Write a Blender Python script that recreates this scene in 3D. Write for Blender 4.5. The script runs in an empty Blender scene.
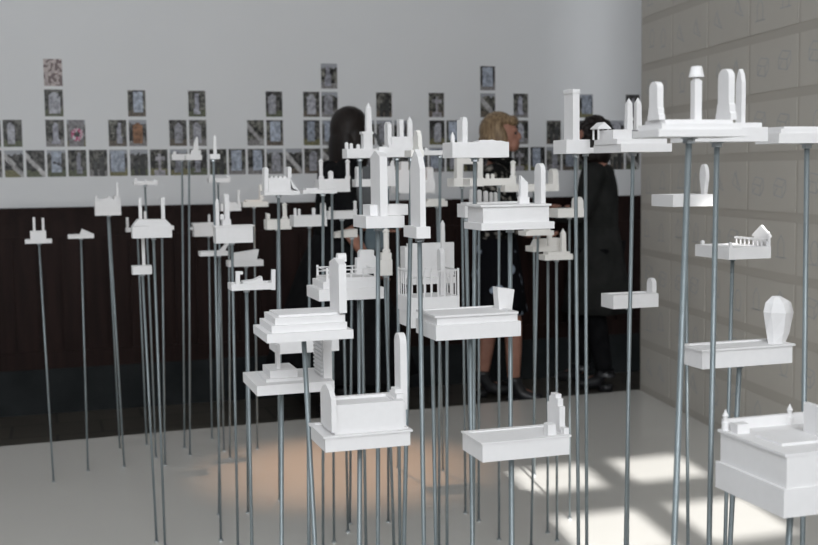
import bpy, bmesh, math, random
from mathutils import Vector, Matrix, noise
random.seed(7)
R_ = math.radians
col = bpy.context.scene.collection
sc = bpy.context.scene

# ------------------------------------------------------------------ camera frame (room axes: X along back wall, Y into the room)
F = 1140.0; CX, CY = 409.0, 272.5
H = 1.31; PL = 0.12
p_, r_, w_ = R_(5.0), R_(0.75), R_(17.5)
FW = Vector((math.sin(w_)*math.cos(p_), math.cos(w_)*math.cos(p_), -math.sin(p_)))
R0 = Vector((math.cos(w_), -math.sin(w_), 0)); U0 = R0.cross(FW)
RT = R0*math.cos(r_) - U0*math.sin(r_); UP = RT.cross(FW)
EYE = Vector((0, 0, H))
def ray(x, y): return FW + RT*((x-CX)/F) - UP*((y-CY)/F)
def atz(x, y, z): return EYE + ray(x, y)*z
def ground(x, y, h=PL):
    d = ray(x, y); return EYE + d*((h-H)/d.z)
def plane(x, y, Y):
    d = ray(x, y); return EYE + d*(Y/d.y)
def proj(p):
    d = p-EYE; z = d.dot(FW); return CX+F*d.dot(RT)/z, CY-F*d.dot(UP)/z

cam = bpy.data.objects.new('camera', bpy.data.cameras.new('camera')); col.objects.link(cam)
m = Matrix((RT, UP, -FW)).transposed().to_4x4(); m.translation = EYE
cam.matrix_world = m
cam.data.sensor_width = 36; cam.data.lens = F/818*36
cam.data.clip_start = 0.05
cam.data.dof.use_dof = True; cam.data.dof.focus_distance = 2.15; cam.data.dof.aperture_fstop = 8.0
sc.camera = cam

# ------------------------------------------------------------------ materials
def mat(name, color, rough=.6, metal=0, spec=.5):
    m = bpy.data.materials.new(name); m.use_nodes = True
    b = m.node_tree.nodes['Principled BSDF']
    b.inputs['Base Color'].default_value = (*color, 1); b.inputs['Roughness'].default_value = rough
    b.inputs['Metallic'].default_value = metal; b.inputs['Specular IOR Level'].default_value = spec
    return m, m.node_tree, b
def noisy(name, c1, c2, scale, rough=.6, metal=0, bump=0, detail=4, stretch=None, spec=.5, lo=.35, hi=.65):
    m, nt, b = mat(name, c1, rough, metal, spec)
    n = nt.nodes; L = nt.links
    tc = n.new('ShaderNodeTexCoord'); mp = n.new('ShaderNodeMapping'); no = n.new('ShaderNodeTexNoise'); cr = n.new('ShaderNodeValToRGB')
    if stretch: mp.inputs['Scale'].default_value = stretch
    no.inputs['Scale'].default_value = scale; no.inputs['Detail'].default_value = detail
    cr.color_ramp.elements[0].position = lo; cr.color_ramp.elements[1].position = hi
    cr.color_ramp.elements[0].color = (*c1, 1); cr.color_ramp.elements[1].color = (*c2, 1)
    L.new(tc.outputs['Object'], mp.inputs['Vector']); L.new(mp.outputs['Vector'], no.inputs['Vector'])
    L.new(no.outputs['Fac'], cr.inputs['Fac']); L.new(cr.outputs['Color'], b.inputs['Base Color'])
    if bump:
        bp = n.new('ShaderNodeBump'); bp.inputs['Strength'].default_value = bump; bp.inputs['Distance'].default_value = .002
        L.new(no.outputs['Fac'], bp.inputs['Height']); L.new(bp.outputs['Normal'], b.inputs['Normal'])
    return m
PRINT = noisy('white_printed_plaster', (.765,.755,.755), (.78,.77,.77), 90, .75, bump=.03, spec=.25)
PRINT2 = noisy('cream_printed_plaster', (.77,.75,.715), (.79,.77,.735), 90, .75, bump=.03, spec=.25)
WALLP = noisy('wall_paint', (.735,.74,.75), (.75,.755,.765), 1.5, .9, spec=.2)
WALLR = noisy('taupe_wall_paint', (.445,.418,.375), (.46,.432,.388), 2, .8, spec=.2)
CEIL = noisy('ceiling_paint', (.8,.8,.8), (.82,.82,.82), 2, .9)
SHEET = noisy('drawing_paper', (.515,.49,.445), (.53,.505,.46), 6, .8, spec=.2)
PENCIL = noisy('pencil_line', (.36,.37,.385), (.42,.425,.43), 30, .8)
PLAT = noisy('white_lacquer', (.66,.645,.61), (.68,.665,.63), 1.2, .16, spec=.5)
WOOD = noisy('dark_stained_wood', (.014,.0070,.0060), (.023,.0115,.0098), 9, .55, bump=.1, stretch=(3,3,.25), spec=.12)
STONE = noisy('dark_plinth_stone', (.011,.013,.014), (.022,.025,.026), 5, .7, bump=.2, detail=8, spec=.15)
BLACKC = noisy('black_cloth', (.005,.005,.006), (.010,.010,.011), 14, .9, spec=.1)
COATC = noisy('charcoal_cloth', (.016,.0165,.0155), (.026,.0265,.025), 10, .9, spec=.15)
GREYC = noisy('grey_felt', (.10,.105,.11), (.13,.135,.14), 12, .9, spec=.1)
DENIM = noisy('blue_grey_cloth', (.11,.145,.165), (.14,.175,.195), 12, .9, spec=.1)
FLOR = noisy('patterned_cloth', (.008,.008,.008), (.30,.28,.25), 26, .9, lo=.55, hi=.70, detail=1, spec=.1)
FLOR2 = noisy('blue_floral_cloth', (.006,.006,.008), (.30,.36,.44), 13, .9, lo=.66, hi=.69, detail=1, spec=.1)
SKIN = noisy('skin', (.36,.17,.12), (.42,.21,.15), 20, .55)
HAIRD = noisy('dark_hair', (.006,.004,.0035), (.016,.010,.008), 30, .5, bump=.6, stretch=(4,4,.5), spec=.3)
HAIRB = noisy('blonde_hair', (.15,.095,.055), (.32,.225,.13), 22, .5, bump=.6, stretch=(4,4,.5), spec=.3)
LEATH = noisy('dark_leather', (.012,.012,.013), (.03,.03,.033), 15, .35)
WHITEM = noisy('white_frame_paint', (.75,.75,.75), (.8,.8,.8), 4, .5)
BLIND = noisy('white_blind_cloth', (.8,.8,.8), (.84,.84,.84), 30, .9)

def rod_mat():
    m, nt, b = mat('galvanised_threaded_steel', (.3,.36,.39), .42, .6)
    n = nt.nodes; L = nt.links
    tc = n.new('ShaderNodeTexCoord'); wv = n.new('ShaderNodeTexWave'); wv.bands_direction = 'Z'; wv.inputs['Scale'].default_value = 130
    wv.inputs['Distortion'].default_value = .4
    bp = n.new('ShaderNodeBump'); bp.inputs['Strength'].default_value = .35; bp.inputs['Distance'].default_value = .0006
    L.new(tc.outputs['Object'], wv.inputs['Vector']); L.new(wv.outputs['Fac'], bp.inputs['Height']); L.new(bp.outputs['Normal'], b.inputs['Normal'])
    no = n.new('ShaderNodeTexNoise'); no.inputs['Scale'].default_value = 7; no.inputs['Detail'].default_value = 6
    cr = n.new('ShaderNodeValToRGB'); cr.color_ramp.elements[0].color = (.17,.205,.22,1); cr.color_ramp.elements[1].color = (.38,.43,.45,1)
    L.new(tc.outputs['Object'], no.inputs['Vector']); L.new(no.outputs['Fac'], cr.inputs['Fac']); L.new(cr.outputs['Color'], b.inputs['Base Color'])
    return m
RODM = rod_mat()
NUTM = noisy('bright_zinc', (.36,.39,.41), (.46,.49,.51), 40, .35, metal=1)

def tile_mat():
    m, nt, b = mat('floor_tiles', (.05,.045,.04), .5)
    n = nt.nodes; L = nt.links
    tc = n.new('ShaderNodeTexCoord'); br = n.new('ShaderNodeTexBrick'); br.offset = .5
    br.inputs['Scale'].default_value = 1; br.inputs['Brick Width'].default_value = .45; br.inputs['Row Height'].default_value = .3
    br.inputs['Mortar Size'].default_value = .008
    br.inputs['Color1'].default_value = (.056,.050,.042,1); br.inputs['Color2'].default_value = (.070,.063,.052,1); br.inputs['Mortar'].default_value = (.018,.017,.015,1)
    L.new(tc.outputs['Object'], br.inputs['Vector']); L.new(br.outputs['Color'], b.inputs['Base Color'])
    return m
TILE = tile_mat()
def attr_mat():
    m, nt, b = mat('photo_print', (.5,.5,.5), .45, 0, .3)
    a = nt.nodes.new('ShaderNodeVertexColor'); a.layer_name = 'Col'
    nt.links.new(a.outputs['Color'], b.inputs['Base Color'])
    return m
PHOTO = attr_mat()

# ------------------------------------------------------------------ mesh helpers
class MB:
    def __init__(s): s.v = []; s.f = []
    def add(s, vs, fs):
        n = len(s.v); s.v += [tuple(v) for v in vs]; s.f += [tuple(i+n for i in f) for f in fs]
    def box(s, x0, y0, z0, x1, y1, z1, t=0):
        a = [(x0,y0,z0),(x1,y0,z0),(x1,y1,z0),(x0,y1,z0),(x0-t,y0-t,z1),(x1+t,y0-t,z1),(x1+t,y1+t,z1),(x0-t,y1+t,z1)]
        s.add(a, [(0,3,2,1),(4,5,6,7),(0,1,5,4),(1,2,6,5),(2,3,7,6),(3,0,4,7)])
    def tray(s, x0, y0, z0, x1, y1, z1, rim, d, t=0):
        xs = (x0-t, y0-t, x1+t, y1+t)
        o = [(x0,y0,z0),(x1,y0,z0),(x1,y1,z0),(x0,y1,z0)]
        q = [(xs[0],xs[1],z1),(xs[2],xs[1],z1),(xs[2],xs[3],z1),(xs[0],xs[3],z1)]
        i = [(xs[0]+rim,xs[1]+rim,z1),(xs[2]-rim,xs[1]+rim,z1),(xs[2]-rim,xs[3]-rim,z1),(xs[0]+rim,xs[3]-rim,z1)]
        k = [(a,b,c-d) for a,b,c in i]
        fs = [(0,3,2,1)]
        for j in range(4):
            l = (j+1) % 4
            fs += [(j,l,4+l,4+j),(4+j,4+l,8+l,8+j),(8+j,8+l,12+l,12+j)]
        fs.append((12,13,14,15))
        s.add(o+q+i+k, fs)
    def prism(s, pts, axis, a0, a1):       # pts CCW list of 2D; axis 'y': pts=(x,z); axis 'x': pts=(y,z)
        n = len(pts)
        mk = (lambda p, a: (p[0], a, p[1])) if axis == 'y' else (lambda p, a: (a, p[0], p[1]))
        vs = [mk(p, a0) for p in pts]+[mk(p, a1) for p in pts]
        fs = [tuple(range(n)), tuple(range(2*n-1, n-1, -1))]
        for i in range(n):
            j = (i+1) % n; fs.append((i, i+n, j+n, j))
        s.add(vs, fs)
    def tube(s, p0, p1, r0, r1=None, n=10, cap=True):
        r1 = r0 if r1 is None else r1
        p0 = Vector(p0); p1 = Vector(p1); d = (p1-p0).normalized()
        a = d.orthogonal().normalized(); b = d.cross(a)
        vs = [p0+(a*math.cos(2*math.pi*i/n)+b*math.sin(2*math.pi*i/n))*r0 for i in range(n)]
        vs += [p1+(a*math.cos(2*math.pi*i/n)+b*math.sin(2*math.pi*i/n))*r1 for i in range(n)]
        fs = [(i,(i+1)%n,n+(i+1)%n,n+i) for i in range(n)]
        if cap: fs += [tuple(range(n-1,-1,-1)), tuple(range(n,2*n))]
        s.add(vs, fs)
    def lathe(s, c, prof, n=14, sq=False):   # prof = [(r,z)]
        vs = []; fs = []
        for (r, z) in prof:
            for i in range(n):
                a = 2*math.pi*(i+(.5 if sq else 0))/n
                k = 1.4142 if sq else 1
                vs.append((c[0]+r*k*math.cos(a), c[1]+r*k*math.sin(a), c[2]+z))
        for j in range(len(prof)-1):
            for i in range(n):
                fs.append((j*n+i, j*n+(i+1)%n, (j+1)*n+(i+1)%n, (j+1)*n+i))
        fs.append(tuple(range(n-1,-1,-1))); m = (len(prof)-1)*n; fs.append(tuple(range(m, m+n)))
        s.add(vs, fs)
    def build(s, name, m, parent=None, origin=(0,0,0), smooth=False):
        me = bpy.data.meshes.new(name); o_ = Vector(origin)
        me.from_pydata([Vector(v)-o_ for v in s.v], [], s.f)
        bm = bmesh.new(); bm.from_mesh(me); bmesh.ops.recalc_face_normals(bm, faces=bm.faces); bm.to_mesh(me); bm.free()
        if smooth:
            for p in me.polygons: p.use_smooth = True
        me.materials.append(m); o = bpy.data.objects.new(name, me); col.objects.link(o)
        if parent: o.parent = parent
        else: o.location = origin
        return o
def empty(name, loc):
    e = bpy.data.objects.new(name, None); e.location = loc; e.empty_display_size = .05; col.objects.link(e); return e
def tag(o, label, cat, group=None):
    o['label'] = label; o['category'] = cat
    if group: o['group'] = group
def struct(o): o['kind'] = 'structure'; return o

# ------------------------------------------------------------------ the room
WY = 6.62; NY = -3.0; LX = -3.4; RX = 5.2; CZ = 5.0
b = MB(); b.box(LX-.1, NY-.1, -.1, RX+.1, WY+.15, 0); struct(b.build('floor', TILE))
b = MB(); b.box(LX-.1, WY, 0, RX+.1, WY+.12, CZ); wb = struct(b.build('wall_back', WALLP))
b = MB(); b.box(LX-.1, NY, 0, LX, WY, CZ); struct(b.build('wall_left', WALLP))
b = MB(); b.box(RX, NY, 0, RX+.1, WY, CZ); struct(b.build('wall_far_right', WALLP))
# wainscot: boards, rails, cap, plinth
wz = 1.145
b = MB(); b.box(LX, WY-.02, .30, RX, WY, wz-.04)
k = LX+.05
while k < RX:
    b.box(k, WY-.034, .34, k+.104, WY-.018, .955); k += .122
wn = struct(b.build('trim_1', WOOD))
b = MB(); b.box(LX, WY-.040, .25, RX, WY, .345); b.box(LX, WY-.034, .955, RX, WY, .985)
b.box(LX, WY-.03, 1.07, RX, WY, 1.10); b.box(LX, WY-.045, 1.10, RX, WY, 1.125); b.box(LX, WY-.065, 1.125, RX, WY, wz)
struct(b.build('trim_2', WOOD))
b = MB(); b.box(LX, WY-.05, 0, RX, WY, .25); struct(b.build('baseboard_back', STONE))

# taupe partition on the right
c0 = ground(640, 389.5); ang = R_(8.6); dv = Vector((math.sin(ang), math.cos(ang), 0)); nv = Vector((math.cos(ang), -math.sin(ang), 0))
q0 = Vector((c0.x, c0.y, 0)); q1 = q0 - dv*((c0.y-NY)/dv.y)
b = MB(); th = nv*.14
pts = [q1, q0, q0+th, q1+th]
b.add([p for p in pts]+[p+Vector((0,0,CZ)) for p in pts], [(0,3,2,1),(4,5,6,7),(0,1,5,4),(1,2,6,5),(2,3,7,6),(3,0,4,7)])
struct(b.build('wall_right', WALLR))

# near wall with the high sun window and wide blind windows, the one behind the partition added
te = math.tan(R_(30)); hx, hy = .16, .987
def up(x, y):
    t = (y-NY)/hy; return x-hx*(4.17-NY)/hy, PL+t*te
b = MB(); b.box(LX-.1, NY-.15, CZ, RX+.1, WY+.15, CZ+.08); struct(b.build('ceiling', CEIL))
xs = [up(v,0)[0] for v in (1.71,2.03,2.16,2.47)]
zs = [up(0,v)[1] for v in (2.30,2.80,3.11,3.53,3.82,4.16)]
X0, X1, Z0, Z1 = xs[0]-.05, xs[3]+.05, zs[0]-.05, zs[5]+.05
bx0, bx1, bz0, bz1 = -1.9, .38, 2.0, 4.4
b = MB(); nb = NY-.03
def nw(x0, z0, x1, z1): b.box(x0, nb, z0, x1, NY, z1)
nw(LX-.1, 0, RX+.1, bz0); nw(LX-.1, bz0, bx0, bz1); nw(bx1, bz0, 2.5, Z0); nw(bx1, Z0, X0, Z1); nw(X1, Z0, 2.5, Z1); nw(bx1, Z1, 2.5, CZ); nw(4.6, bz0, RX+.1, bz1); nw(LX-.1, bz1, bx1, CZ); nw(2.5, bz1, RX+.1, CZ)
struct(b.build('wall_near', WALLP))
b = MB(); yy0, yy1 = NY-.02, NY-.006
b.box(X0, yy0, Z0, xs[0], yy1, Z1); b.box(xs[1], yy0, Z0, xs[2], yy1, Z1); b.box(xs[3], yy0, Z0, X1, yy1, Z1)
for za, zb in ((Z0, zs[0]), (zs[1], zs[2]), (zs[3], zs[4]), (zs[5], Z1)): b.box(X0, yy0-.001, za, X1, yy1+.001, zb)
struct(b.build('window_1', WHITEM))
b = MB(); b.box(bx0, NY-.07, bz0, bx1, NY-.05, bz1)
wdw = struct(b.build('window_2', BLIND))
b = MB()
for x in (bx0, (bx0+bx1)/2, bx1-.05): b.box(x, NY-.05, bz0, x+.05, NY-.01, bz1)
b.box(bx0, NY-.05, bz0, bx1, NY-.012, bz0+.05); b.box(bx0, NY-.05, bz1-.05, bx1, NY-.012, bz1)
f = b.build('window_frame', WHITEM); f.parent = wdw
b = MB(); b.box(2.5, NY-.07, bz0, 4.6, NY-.05, bz1); wd3 = struct(b.build('added_window', BLIND))  # unseen window added behind the partition to light the back wall's right part
b = MB()
for x in (2.5, 3.52, 4.55): b.box(x, NY-.05, bz0, x+.05, NY-.01, bz1)
b.box(2.5, NY-.05, bz0, 4.6, NY-.012, bz0+.05); b.box(2.5, NY-.05, bz1-.05, 4.6, NY-.012, bz1)
f = b.build('window_frame', WHITEM); f.parent = wd3  # frame of the added window

# ------------------------------------------------------------------ lights
def area(name, loc, rot, sx, sy, e, color):
    l = bpy.data.lights.new(name, 'AREA'); l.shape = 'RECTANGLE'; l.size = sx; l.size_y = sy; l.energy = e; l.color = color
    o = bpy.data.objects.new(name, l); o.location = loc; o.rotation_euler = rot; col.objects.link(o); return o
area('daylight_through_blinds', ((bx0+bx1)/2, NY+.01, (bz0+bz1)/2), (R_(90), 0, 0), bx1-bx0, bz1-bz0, 225, (.93,.965,1))
area('back_wall_fill', (3.55, NY+.01, (bz0+bz1)/2), (R_(90), 0, 0), 2.1, bz1-bz0, 105, (.93,.965,1))  # added fill lamp, brightens the right part of the back wall
sl = bpy.data.lights.new('sun', 'SUN'); sl.energy = 9; sl.angle = R_(.53); sl.color = (1,.985,.96)
so = bpy.data.objects.new('sun', sl); col.objects.link(so)
so.rotation_euler = Vector((-hx, -hy, te)).to_track_quat('Z', 'Y').to_euler()
so.location = (0, -4, 9)
sp = bpy.data.lights.new('warm_glow_spot', 'SPOT'); sp.energy = 430; sp.color = (1,.58,.34); sp.spot_size = R_(19); sp.spot_blend = 1; sp.shadow_soft_size = .04  # spot added to make the warm glow on the platform, no fixture
tgt = ground(345, 468)
spo = bpy.data.objects.new('warm_glow_spot', sp); spo.location = (tgt.x+.2, tgt.y+.9, 4.2)
spo.rotation_euler = (spo.location-tgt).to_track_quat('Z', 'Y').to_euler(); col.objects.link(spo)
w = bpy.data.worlds.new('sky'); sc.world = w; w.use_nodes = True
bg = w.node_tree.nodes['Background']; bg.inputs['Color'].default_value = (.62,.78,1,1); bg.inputs['Strength'].default_value = 1.2

# ------------------------------------------------------------------ platform
qa = q0 - dv*.0; xr = lambda y: q0.x - (q0.y-y)*math.tan(ang) - .004
b = MB()
eb = (c0.y-5.31)/(c0.x+.25)
yb_ = lambda x: 5.31+(x+.25)*eb
P = [(-2.7, .8), (xr(.8), .8), (xr(yb_(3.0)), yb_(xr(5.4))), (-2.7, yb_(-2.7))]
b.add([(x,y,0) for x,y in P]+[(x,y,PL) for x,y in P], [(0,3,2,1),(4,5,6,7),(0,1,5,4),(1,2,6,5),(2,3,7,6),(3,0,4,7)])
pl = b.build('display_platform', PLAT)
tag(pl, 'low glossy white display platform that all the steel rods stand on', 'platform')

# ------------------------------------------------------------------ tomb models
GRP = 'white tomb models on steel rods'
ROD = .0041
def model(label, z, rod, feats, nut=None, extra_rods=(), material=None, k=1.0):
    if k != 1:
        feats = [tuple(list(f[:n_])+[v*k for v in f[n_:n_+2]]+list(f[n_+2:])) if n_ else f for f in feats for n_ in ({'B':6,'V':6,'L':6,'P':3,'S':5}.get(f[1], 0),)]
        feats = [tuple(list(f[:5])+[f[5]*k]+list(f[6:])) if f[1] in 'TCK' else f for f in feats]
    m = material or PRINT
    rx, bx, by = rod
    f0 = feats[0]; dep0 = f0[7]/100
    ybase = f0[5]
    if by < 544.5: Yr = ground(bx, by).y
    else: Yr = atz(rx, ybase, z).y
    Yf = Yr-dep0/2
    top = plane(rx, ybase, Yr)
    def foot(rx, ryy, bx, by, Y):
        if by < 544.5: return ground(bx, by)
        lo, hi = ryy+5, 3000.0
        for _ in range(50):
            mid = (lo+hi)/2; t = (mid-ryy)/(by-ryy); g = ground(rx+(bx-rx)*t, mid) if ray(rx+(bx-rx)*t, mid).z < -.01 else None
            if g is None or g.y > Y: lo = mid
            else: hi = mid
        return Vector((g.x, Y, PL))
    fo = foot(rx, ybase, bx, by, Yr)
    root = empty('tomb_model', fo); tag(root, label, 'tomb model', GRP) 
    zt = None; basez = None
    for f in feats:
        name, kind = f[0], f[1]
        b = MB(); mm = m
        if kind in 'BVL':
            xl, yt, xr_, yb, off, dep = f[2:8]
            Y = Yf+off/100; xm = (xl+xr_)/2; d = dep/100
            Zt = plane(xm, yt, Y).z; Zb = zt if yb is None else plane(xm, yb, Y).z
            ym = yt if yb is None else (yt+yb)/2
            XL = plane(xl, ym, Y).x; XR = plane(xr_, ym, Y).x
            if kind == 'B': b.box(XL, Y, Zb, XR, Y+d, Zt, f[8] if len(f) > 8 else 0)
            elif kind == 'V': b.tray(XL, Y, Zb, XR, Y+d, Zt, *(f[8] if len(f) > 8 else (.006, .003)))
            else:       # lipped box: body plus thin overhanging lid
                l = .0035
                b.box(XL+l, Y+l, Zb, XR-l, Y+d-l, Zt-.003); b.tray(XL, Y, Zt-.003, XR, Y+d, Zt, .009, .0022)
            if basez is None: basez = Zb
            if name in ('base', 'slab', 'body', 'tier', 'plinth'): zt = Zt-(.0022 if kind == 'L' else (f[8][1] if kind == 'V' and len(f) > 8 else 0))
        elif kind == 'P':    # front polygon
            pts, off, dep = f[2:5]; Y = Yf+off/100
            q = []
            for (x, y) in pts:
                if y is None: q.append((plane(x, ybase, Y).x, zt))
                else: w = plane(x, y, Y); q.append((w.x, w.z))
            b.prism(q, 'y', Y, Y+dep/100)
        elif kind == 'S':    # stone set across the grave: profile in depth, thin in width
            xl, xr_, yt, off, dep, shape = f[2:8]; yb = f[8] if len(f) > 8 else None
            Y = Yf+off/100; d = dep/100; Zt = plane(xl, yt, Y).z; Zb = zt if yb is None else plane(xl, yb, Y).z
            XL = plane(xl, yt, Y).x; XR = plane(xr_, yt, Y).x; h = Zt-Zb
            if shape == 'flat': q = [(0,0),(1,0),(1,1),(0,1)]
            elif shape == 'gable': q = [(0,0),(1,0),(1,.90),(.5,1),(0,.90)]
            elif shape == 'house': q = [(0,0),(1,0),(1,.42),(1.16,.42),(1.16,.5),(.5,1),(-.16,.5),(-.16,.42),(0,.42)]
            elif shape == 'point': q = [(-.0,0),(1.0,0),(1,.75),(.8,.9),(.5,1),(.2,.9),(0,.75)]
            elif shape == 'step': q = [(-.15,0),(1.15,0),(1.15,.15),(1,.15),(1,.72),(.85,.72),(.85,.9),(.7,.9),(.7,1),(.3,1),(.3,.9),(.15,.9),(.15,.72),(0,.72),(0,.15),(-.15,.15)]
            elif shape == 'slope': q = [(0,0),(1,0),(1,.80),(0,1)]
            elif shape == 'cross': q = [(.1,0),(.9,0),(.9,.12),(.6,.18),(.6,.6),(.95,.6),(.95,.75),(.6,.75),(.6,1),(.4,1),(.4,.75),(.05,.75),(.05,.6),(.4,.6),(.4,.18),(.1,.12)]
            elif shape == 'oval':
                q = [(.28,0),(.72,0)]+[(.5+.5*math.cos(a)*(1 if a > 0 else 1), .62+.38*math.sin(a)) for a in [R_(t) for t in range(-40, 221, 20)]]
            elif shape == 'foot': q = [(-.22,0),(1.22,0),(1.2,.12),(1.1,.16),(1.08,.30),(1,.33),(1,.82)]+[(.5+.5*math.cos(R_(t)), .82+.18*math.sin(R_(t))) for t in range(20, 161, 20)]+[(0,.82),(0,.33),(-.08,.30),(-.1,.16),(-.2,.12)]
            else:
                rr = min(.5, .5*d/h if h else .5); 
                q = [(0,0),(1,0),(1,1-rr)]+[(.5+.5*math.cos(R_(t)), 1-rr+rr*math.sin(R_(t))) for t in range(20, 161, 20)]+[(0,1-rr)]
            b.prism([(Y+u*d, Zb+v*h) for u, v in q], 'x', XL, XR)
        elif kind in 'TCK':   # obelisk / round post / cap column
            xc, yt, wpx, off = f[2:6]; yb = f[6] if len(f) > 6 else None
            Y = Yf+off/100; c = plane(xc, yt, Y); Zb = zt if yb is None else plane(xc, yb, Y).z
            r = wpx/2*((c-EYE).dot(FW))/F; h = c.z-Zb
            if kind == 'T': b.lathe((c.x, Y, Zb), [(r*1.0,0),(r*.85,h-r*1.9),(.0003,h)], 4, True)
            elif kind == 'C': b.lathe((c.x, Y, Zb), [(r*1.15,0),(r*1.15,h*.12),(r*.8,h*.16),(r*.8,h*.82),(r*1.1,h*.86),(r*.6,h*.95),(.0003,h)], 10)
            else: b.lathe((c.x, Y, Zb), [(r,0),(r,h-r*.8),(r*.6,h-r*.3),(.0003,h)], 4, True)
        elif kind == 'X': f[2](b, Yf, zt)
        o = b.build(name, mm, root, fo)
    # rod, top nut, foot nut
    tops = Vector((top.x, Yr, basez))
    b = MB(); b.tube(fo, tops, ROD, n=12); o = b.build('threaded_rod', RODM, root, fo, smooth=True)
    b = MB(); d = (tops-fo).normalized(); b.tube(tops-d*.0075, tops-d*.0002, .0077, n=6)
    b.tube(tops-d*.0016, tops-d*.0001, .0105, n=14); b.build('hex_nut', NUTM, root, fo)
    b = MB(); b.tube(fo+d*.0003, fo+d*.006, .0075, n=6); b.build('foot_nut', NUTM, root, fo)
    for (ax, cx, cy) in extra_rods:
        g = ground(cx, cy); t2 = Vector((plane(ax, ybase, Yr).x, Yr+dep0*.2, basez))
        b = MB(); b.tube(g, t2, ROD, n=12); b.build('threaded_rod', RODM, root, fo, smooth=True)
    return root

# --- far left
model('leftmost tomb model, square block with two thin pillars on a thin plate', 0, (39,53.6,482), [
 ('base','B',25,239.5,52,243.5,0,6),('body','B',30,231,46,None,1,3.5),('pillar','S',32.5,35,217.5,1.2,2,'flat'),('pillar','S',41.5,44,218,1.2,2,'flat')])
model('small tomb model with a tilted wedge on a thin plate, second from left', 0, (81,88,471), [
 ('base','B',68,234.5,94,238.5,0,6),('wedge','P',[(80,234),(94,234.5),(90,232.5),(82,229)],1,4)])
model('tomb model with battlement top and one thin tall post at its right end', 0, (109,124.3,467), [
 ('base','B',95,201,121,215.5,0,5.5),('crest','P',[(95,201),(95,196.5),(97,195),(98,199),(104,199),(104,198),(107,198),(107,196.5),(111,196.5),(111,199),(114,199),(114,196),(117,196),(117,198),(121,199),(121,201)],.5,4.5),
 ('post','T',117,182,2.4,2)], extra_rods=((108,119.8,448),))
model('narrow low tomb model with a knob at each end, highest above the two-pillar box', 0, (145,156,458), [
 ('base','B',134,181,158,185,0,5),('post','K',136,178,3,2),('post','K',146,179.5,3,2),('post','K',155,179,4,2)])
model('tiny tomb model with one thin post, half hidden behind the left of the two-pillar box', 0, (137.5,146.7,445), [
 ('base','B',126,228,138,232,0,4),('post','S',126,128.5,217.5,1,1.6,'flat')])
model('tiny tomb model mostly hidden behind the right end of the two-pillar box', 0, (162,165,465), [
 ('base','B',160,226,174,230,0,4),('post','K',145,211,2.5,2)])
model('chamfered white box with two thin upright pillars, left part of the cluster', 3.55, (153.5,165,548), [
 ('base','B',132.5,226,172,238,0,6),('lid','P',[(133,226),(172,226),(166,219.5),(138,219.5)],.2,5.6),
 ('pillar','S',138.5,141.5,198,2,2,'flat',219),('pillar','S',161,164.5,197.5,2,2,'flat',219)])
model('small plain box with one tall thin pillar rising behind the two-pillar box', 3.64, (142.5,157,548), [
 ('base','B',132.5,266,152,274.5,0,5),('pillar','S',141.5,144.5,236,1.5,1.6,'flat')])
model('low flat tomb model with a knob at its left end, beside the stepped pillar', 0, (182,184.5,448), [
 ('base','B',172,154,194,160,0,5),('post','K',174.5,151,3,2)])
model('small tomb model carrying a stepped leaning pillar, upper left', 0, (189,190,455), [
 ('base','B',186,155,202,160,0,5),('stone','P',[(191,None),(191.5,150),(193.5,150),(194,143),(196.5,137),(198,137),(198.5,150),(201,150),(201,None)],1,2)])
model('very small tomb model with one long thin needle, beside the stepped pillar', 3.62, (213.5,221,548), [
 ('base','B',210,154,220,159,0,3),('post','T',214.5,134.5,3.2,1.5)])
model('low tomb model with raised ends against the wainscot cap, below the thin needle', 0, (218,224,451), [
 ('base','B',209,178,230.5,182.5,0,5),('post','K',211,174.5,3,2),('post','K',228,175,3.5,2)])
model('plain box with a small needle, left behind the box that carries two uprights', 0, (208.7,212,439), [
 ('base','B',194,225,216,236.5,0,7),('lid','B',193,223,217,225,0,7),('post','T',209,213.5,2.4,3),('post','K',191.5,227,3,2,230)])
model('plain box carrying an obelisk and a taller flat upright', 3.4, (232,238,548), [
 ('base','B',216,227,253,243,0,6),('lid','B',214.5,225.5,254.5,227,-.3,6.6),('obelisk','T',216.8,197.5,3.6,2.5),('stone','S',224.5,229,194,2,3,'round'),('plinth','B',222.5,219.5,231,None,1.6,4),('stone','K',222,214,3.5,1.5)])
model('thin plate with a slanted strut at its right end', 4.3, (219,219,515), [
 ('base','B',200.5,251.5,228,256,0,6),('strut','P',[(219,251.5),(224.5,251.5),(229,243.5),(226.5,243)],1.5,2)])
model('tomb model with a tilted trapezoid block, above the open tray with corner posts', 4.0, (246,248,513), [
 ('base','B',228.5,260.5,263.5,266.5,0,6),('block','P',[(234,None),(257,None),(259,249.5),(234,253.5)],1.2,3.5)])
model('open tray with a low mound inside and a post at each end', 2.7, (246.5,252,548), [
 ('base','V',231.5,283.5,275.5,290,0,6,(.008,.003)),('mound','P',[(243,None),(243,281.5),(255,280),(262,276.5),(263,281),(266,None)],2,3),
 ('post','P',[(236,290),(240,290),(240,274.5),(243,274.5),(243,271.5),(236,271.5)],-.05,1.2),('post','P',[(271.5,290),(275.5,290),(275.5,269.5),(272,269.5)],-.05,1.2)])
model('low box with one thin post at its right, against the wainscot rail', 0, (229,230,458), [
 ('base','B',221,204,241,211,0,6),('post','S',237.5,240,190,1,2,'flat'),('slab','B',223,202.5,236,None,1,4)])
model('low cream plate with an upright near its right end, left of the crown-like model', 0, (254,257.5,449), [
 ('base','B',243,202,268.5,207,0,6),('slab','B',246,200,262,None,1,4),('stone','S',259.5,263.5,184.5,2,2,'step')], material=PRINT2)
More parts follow.
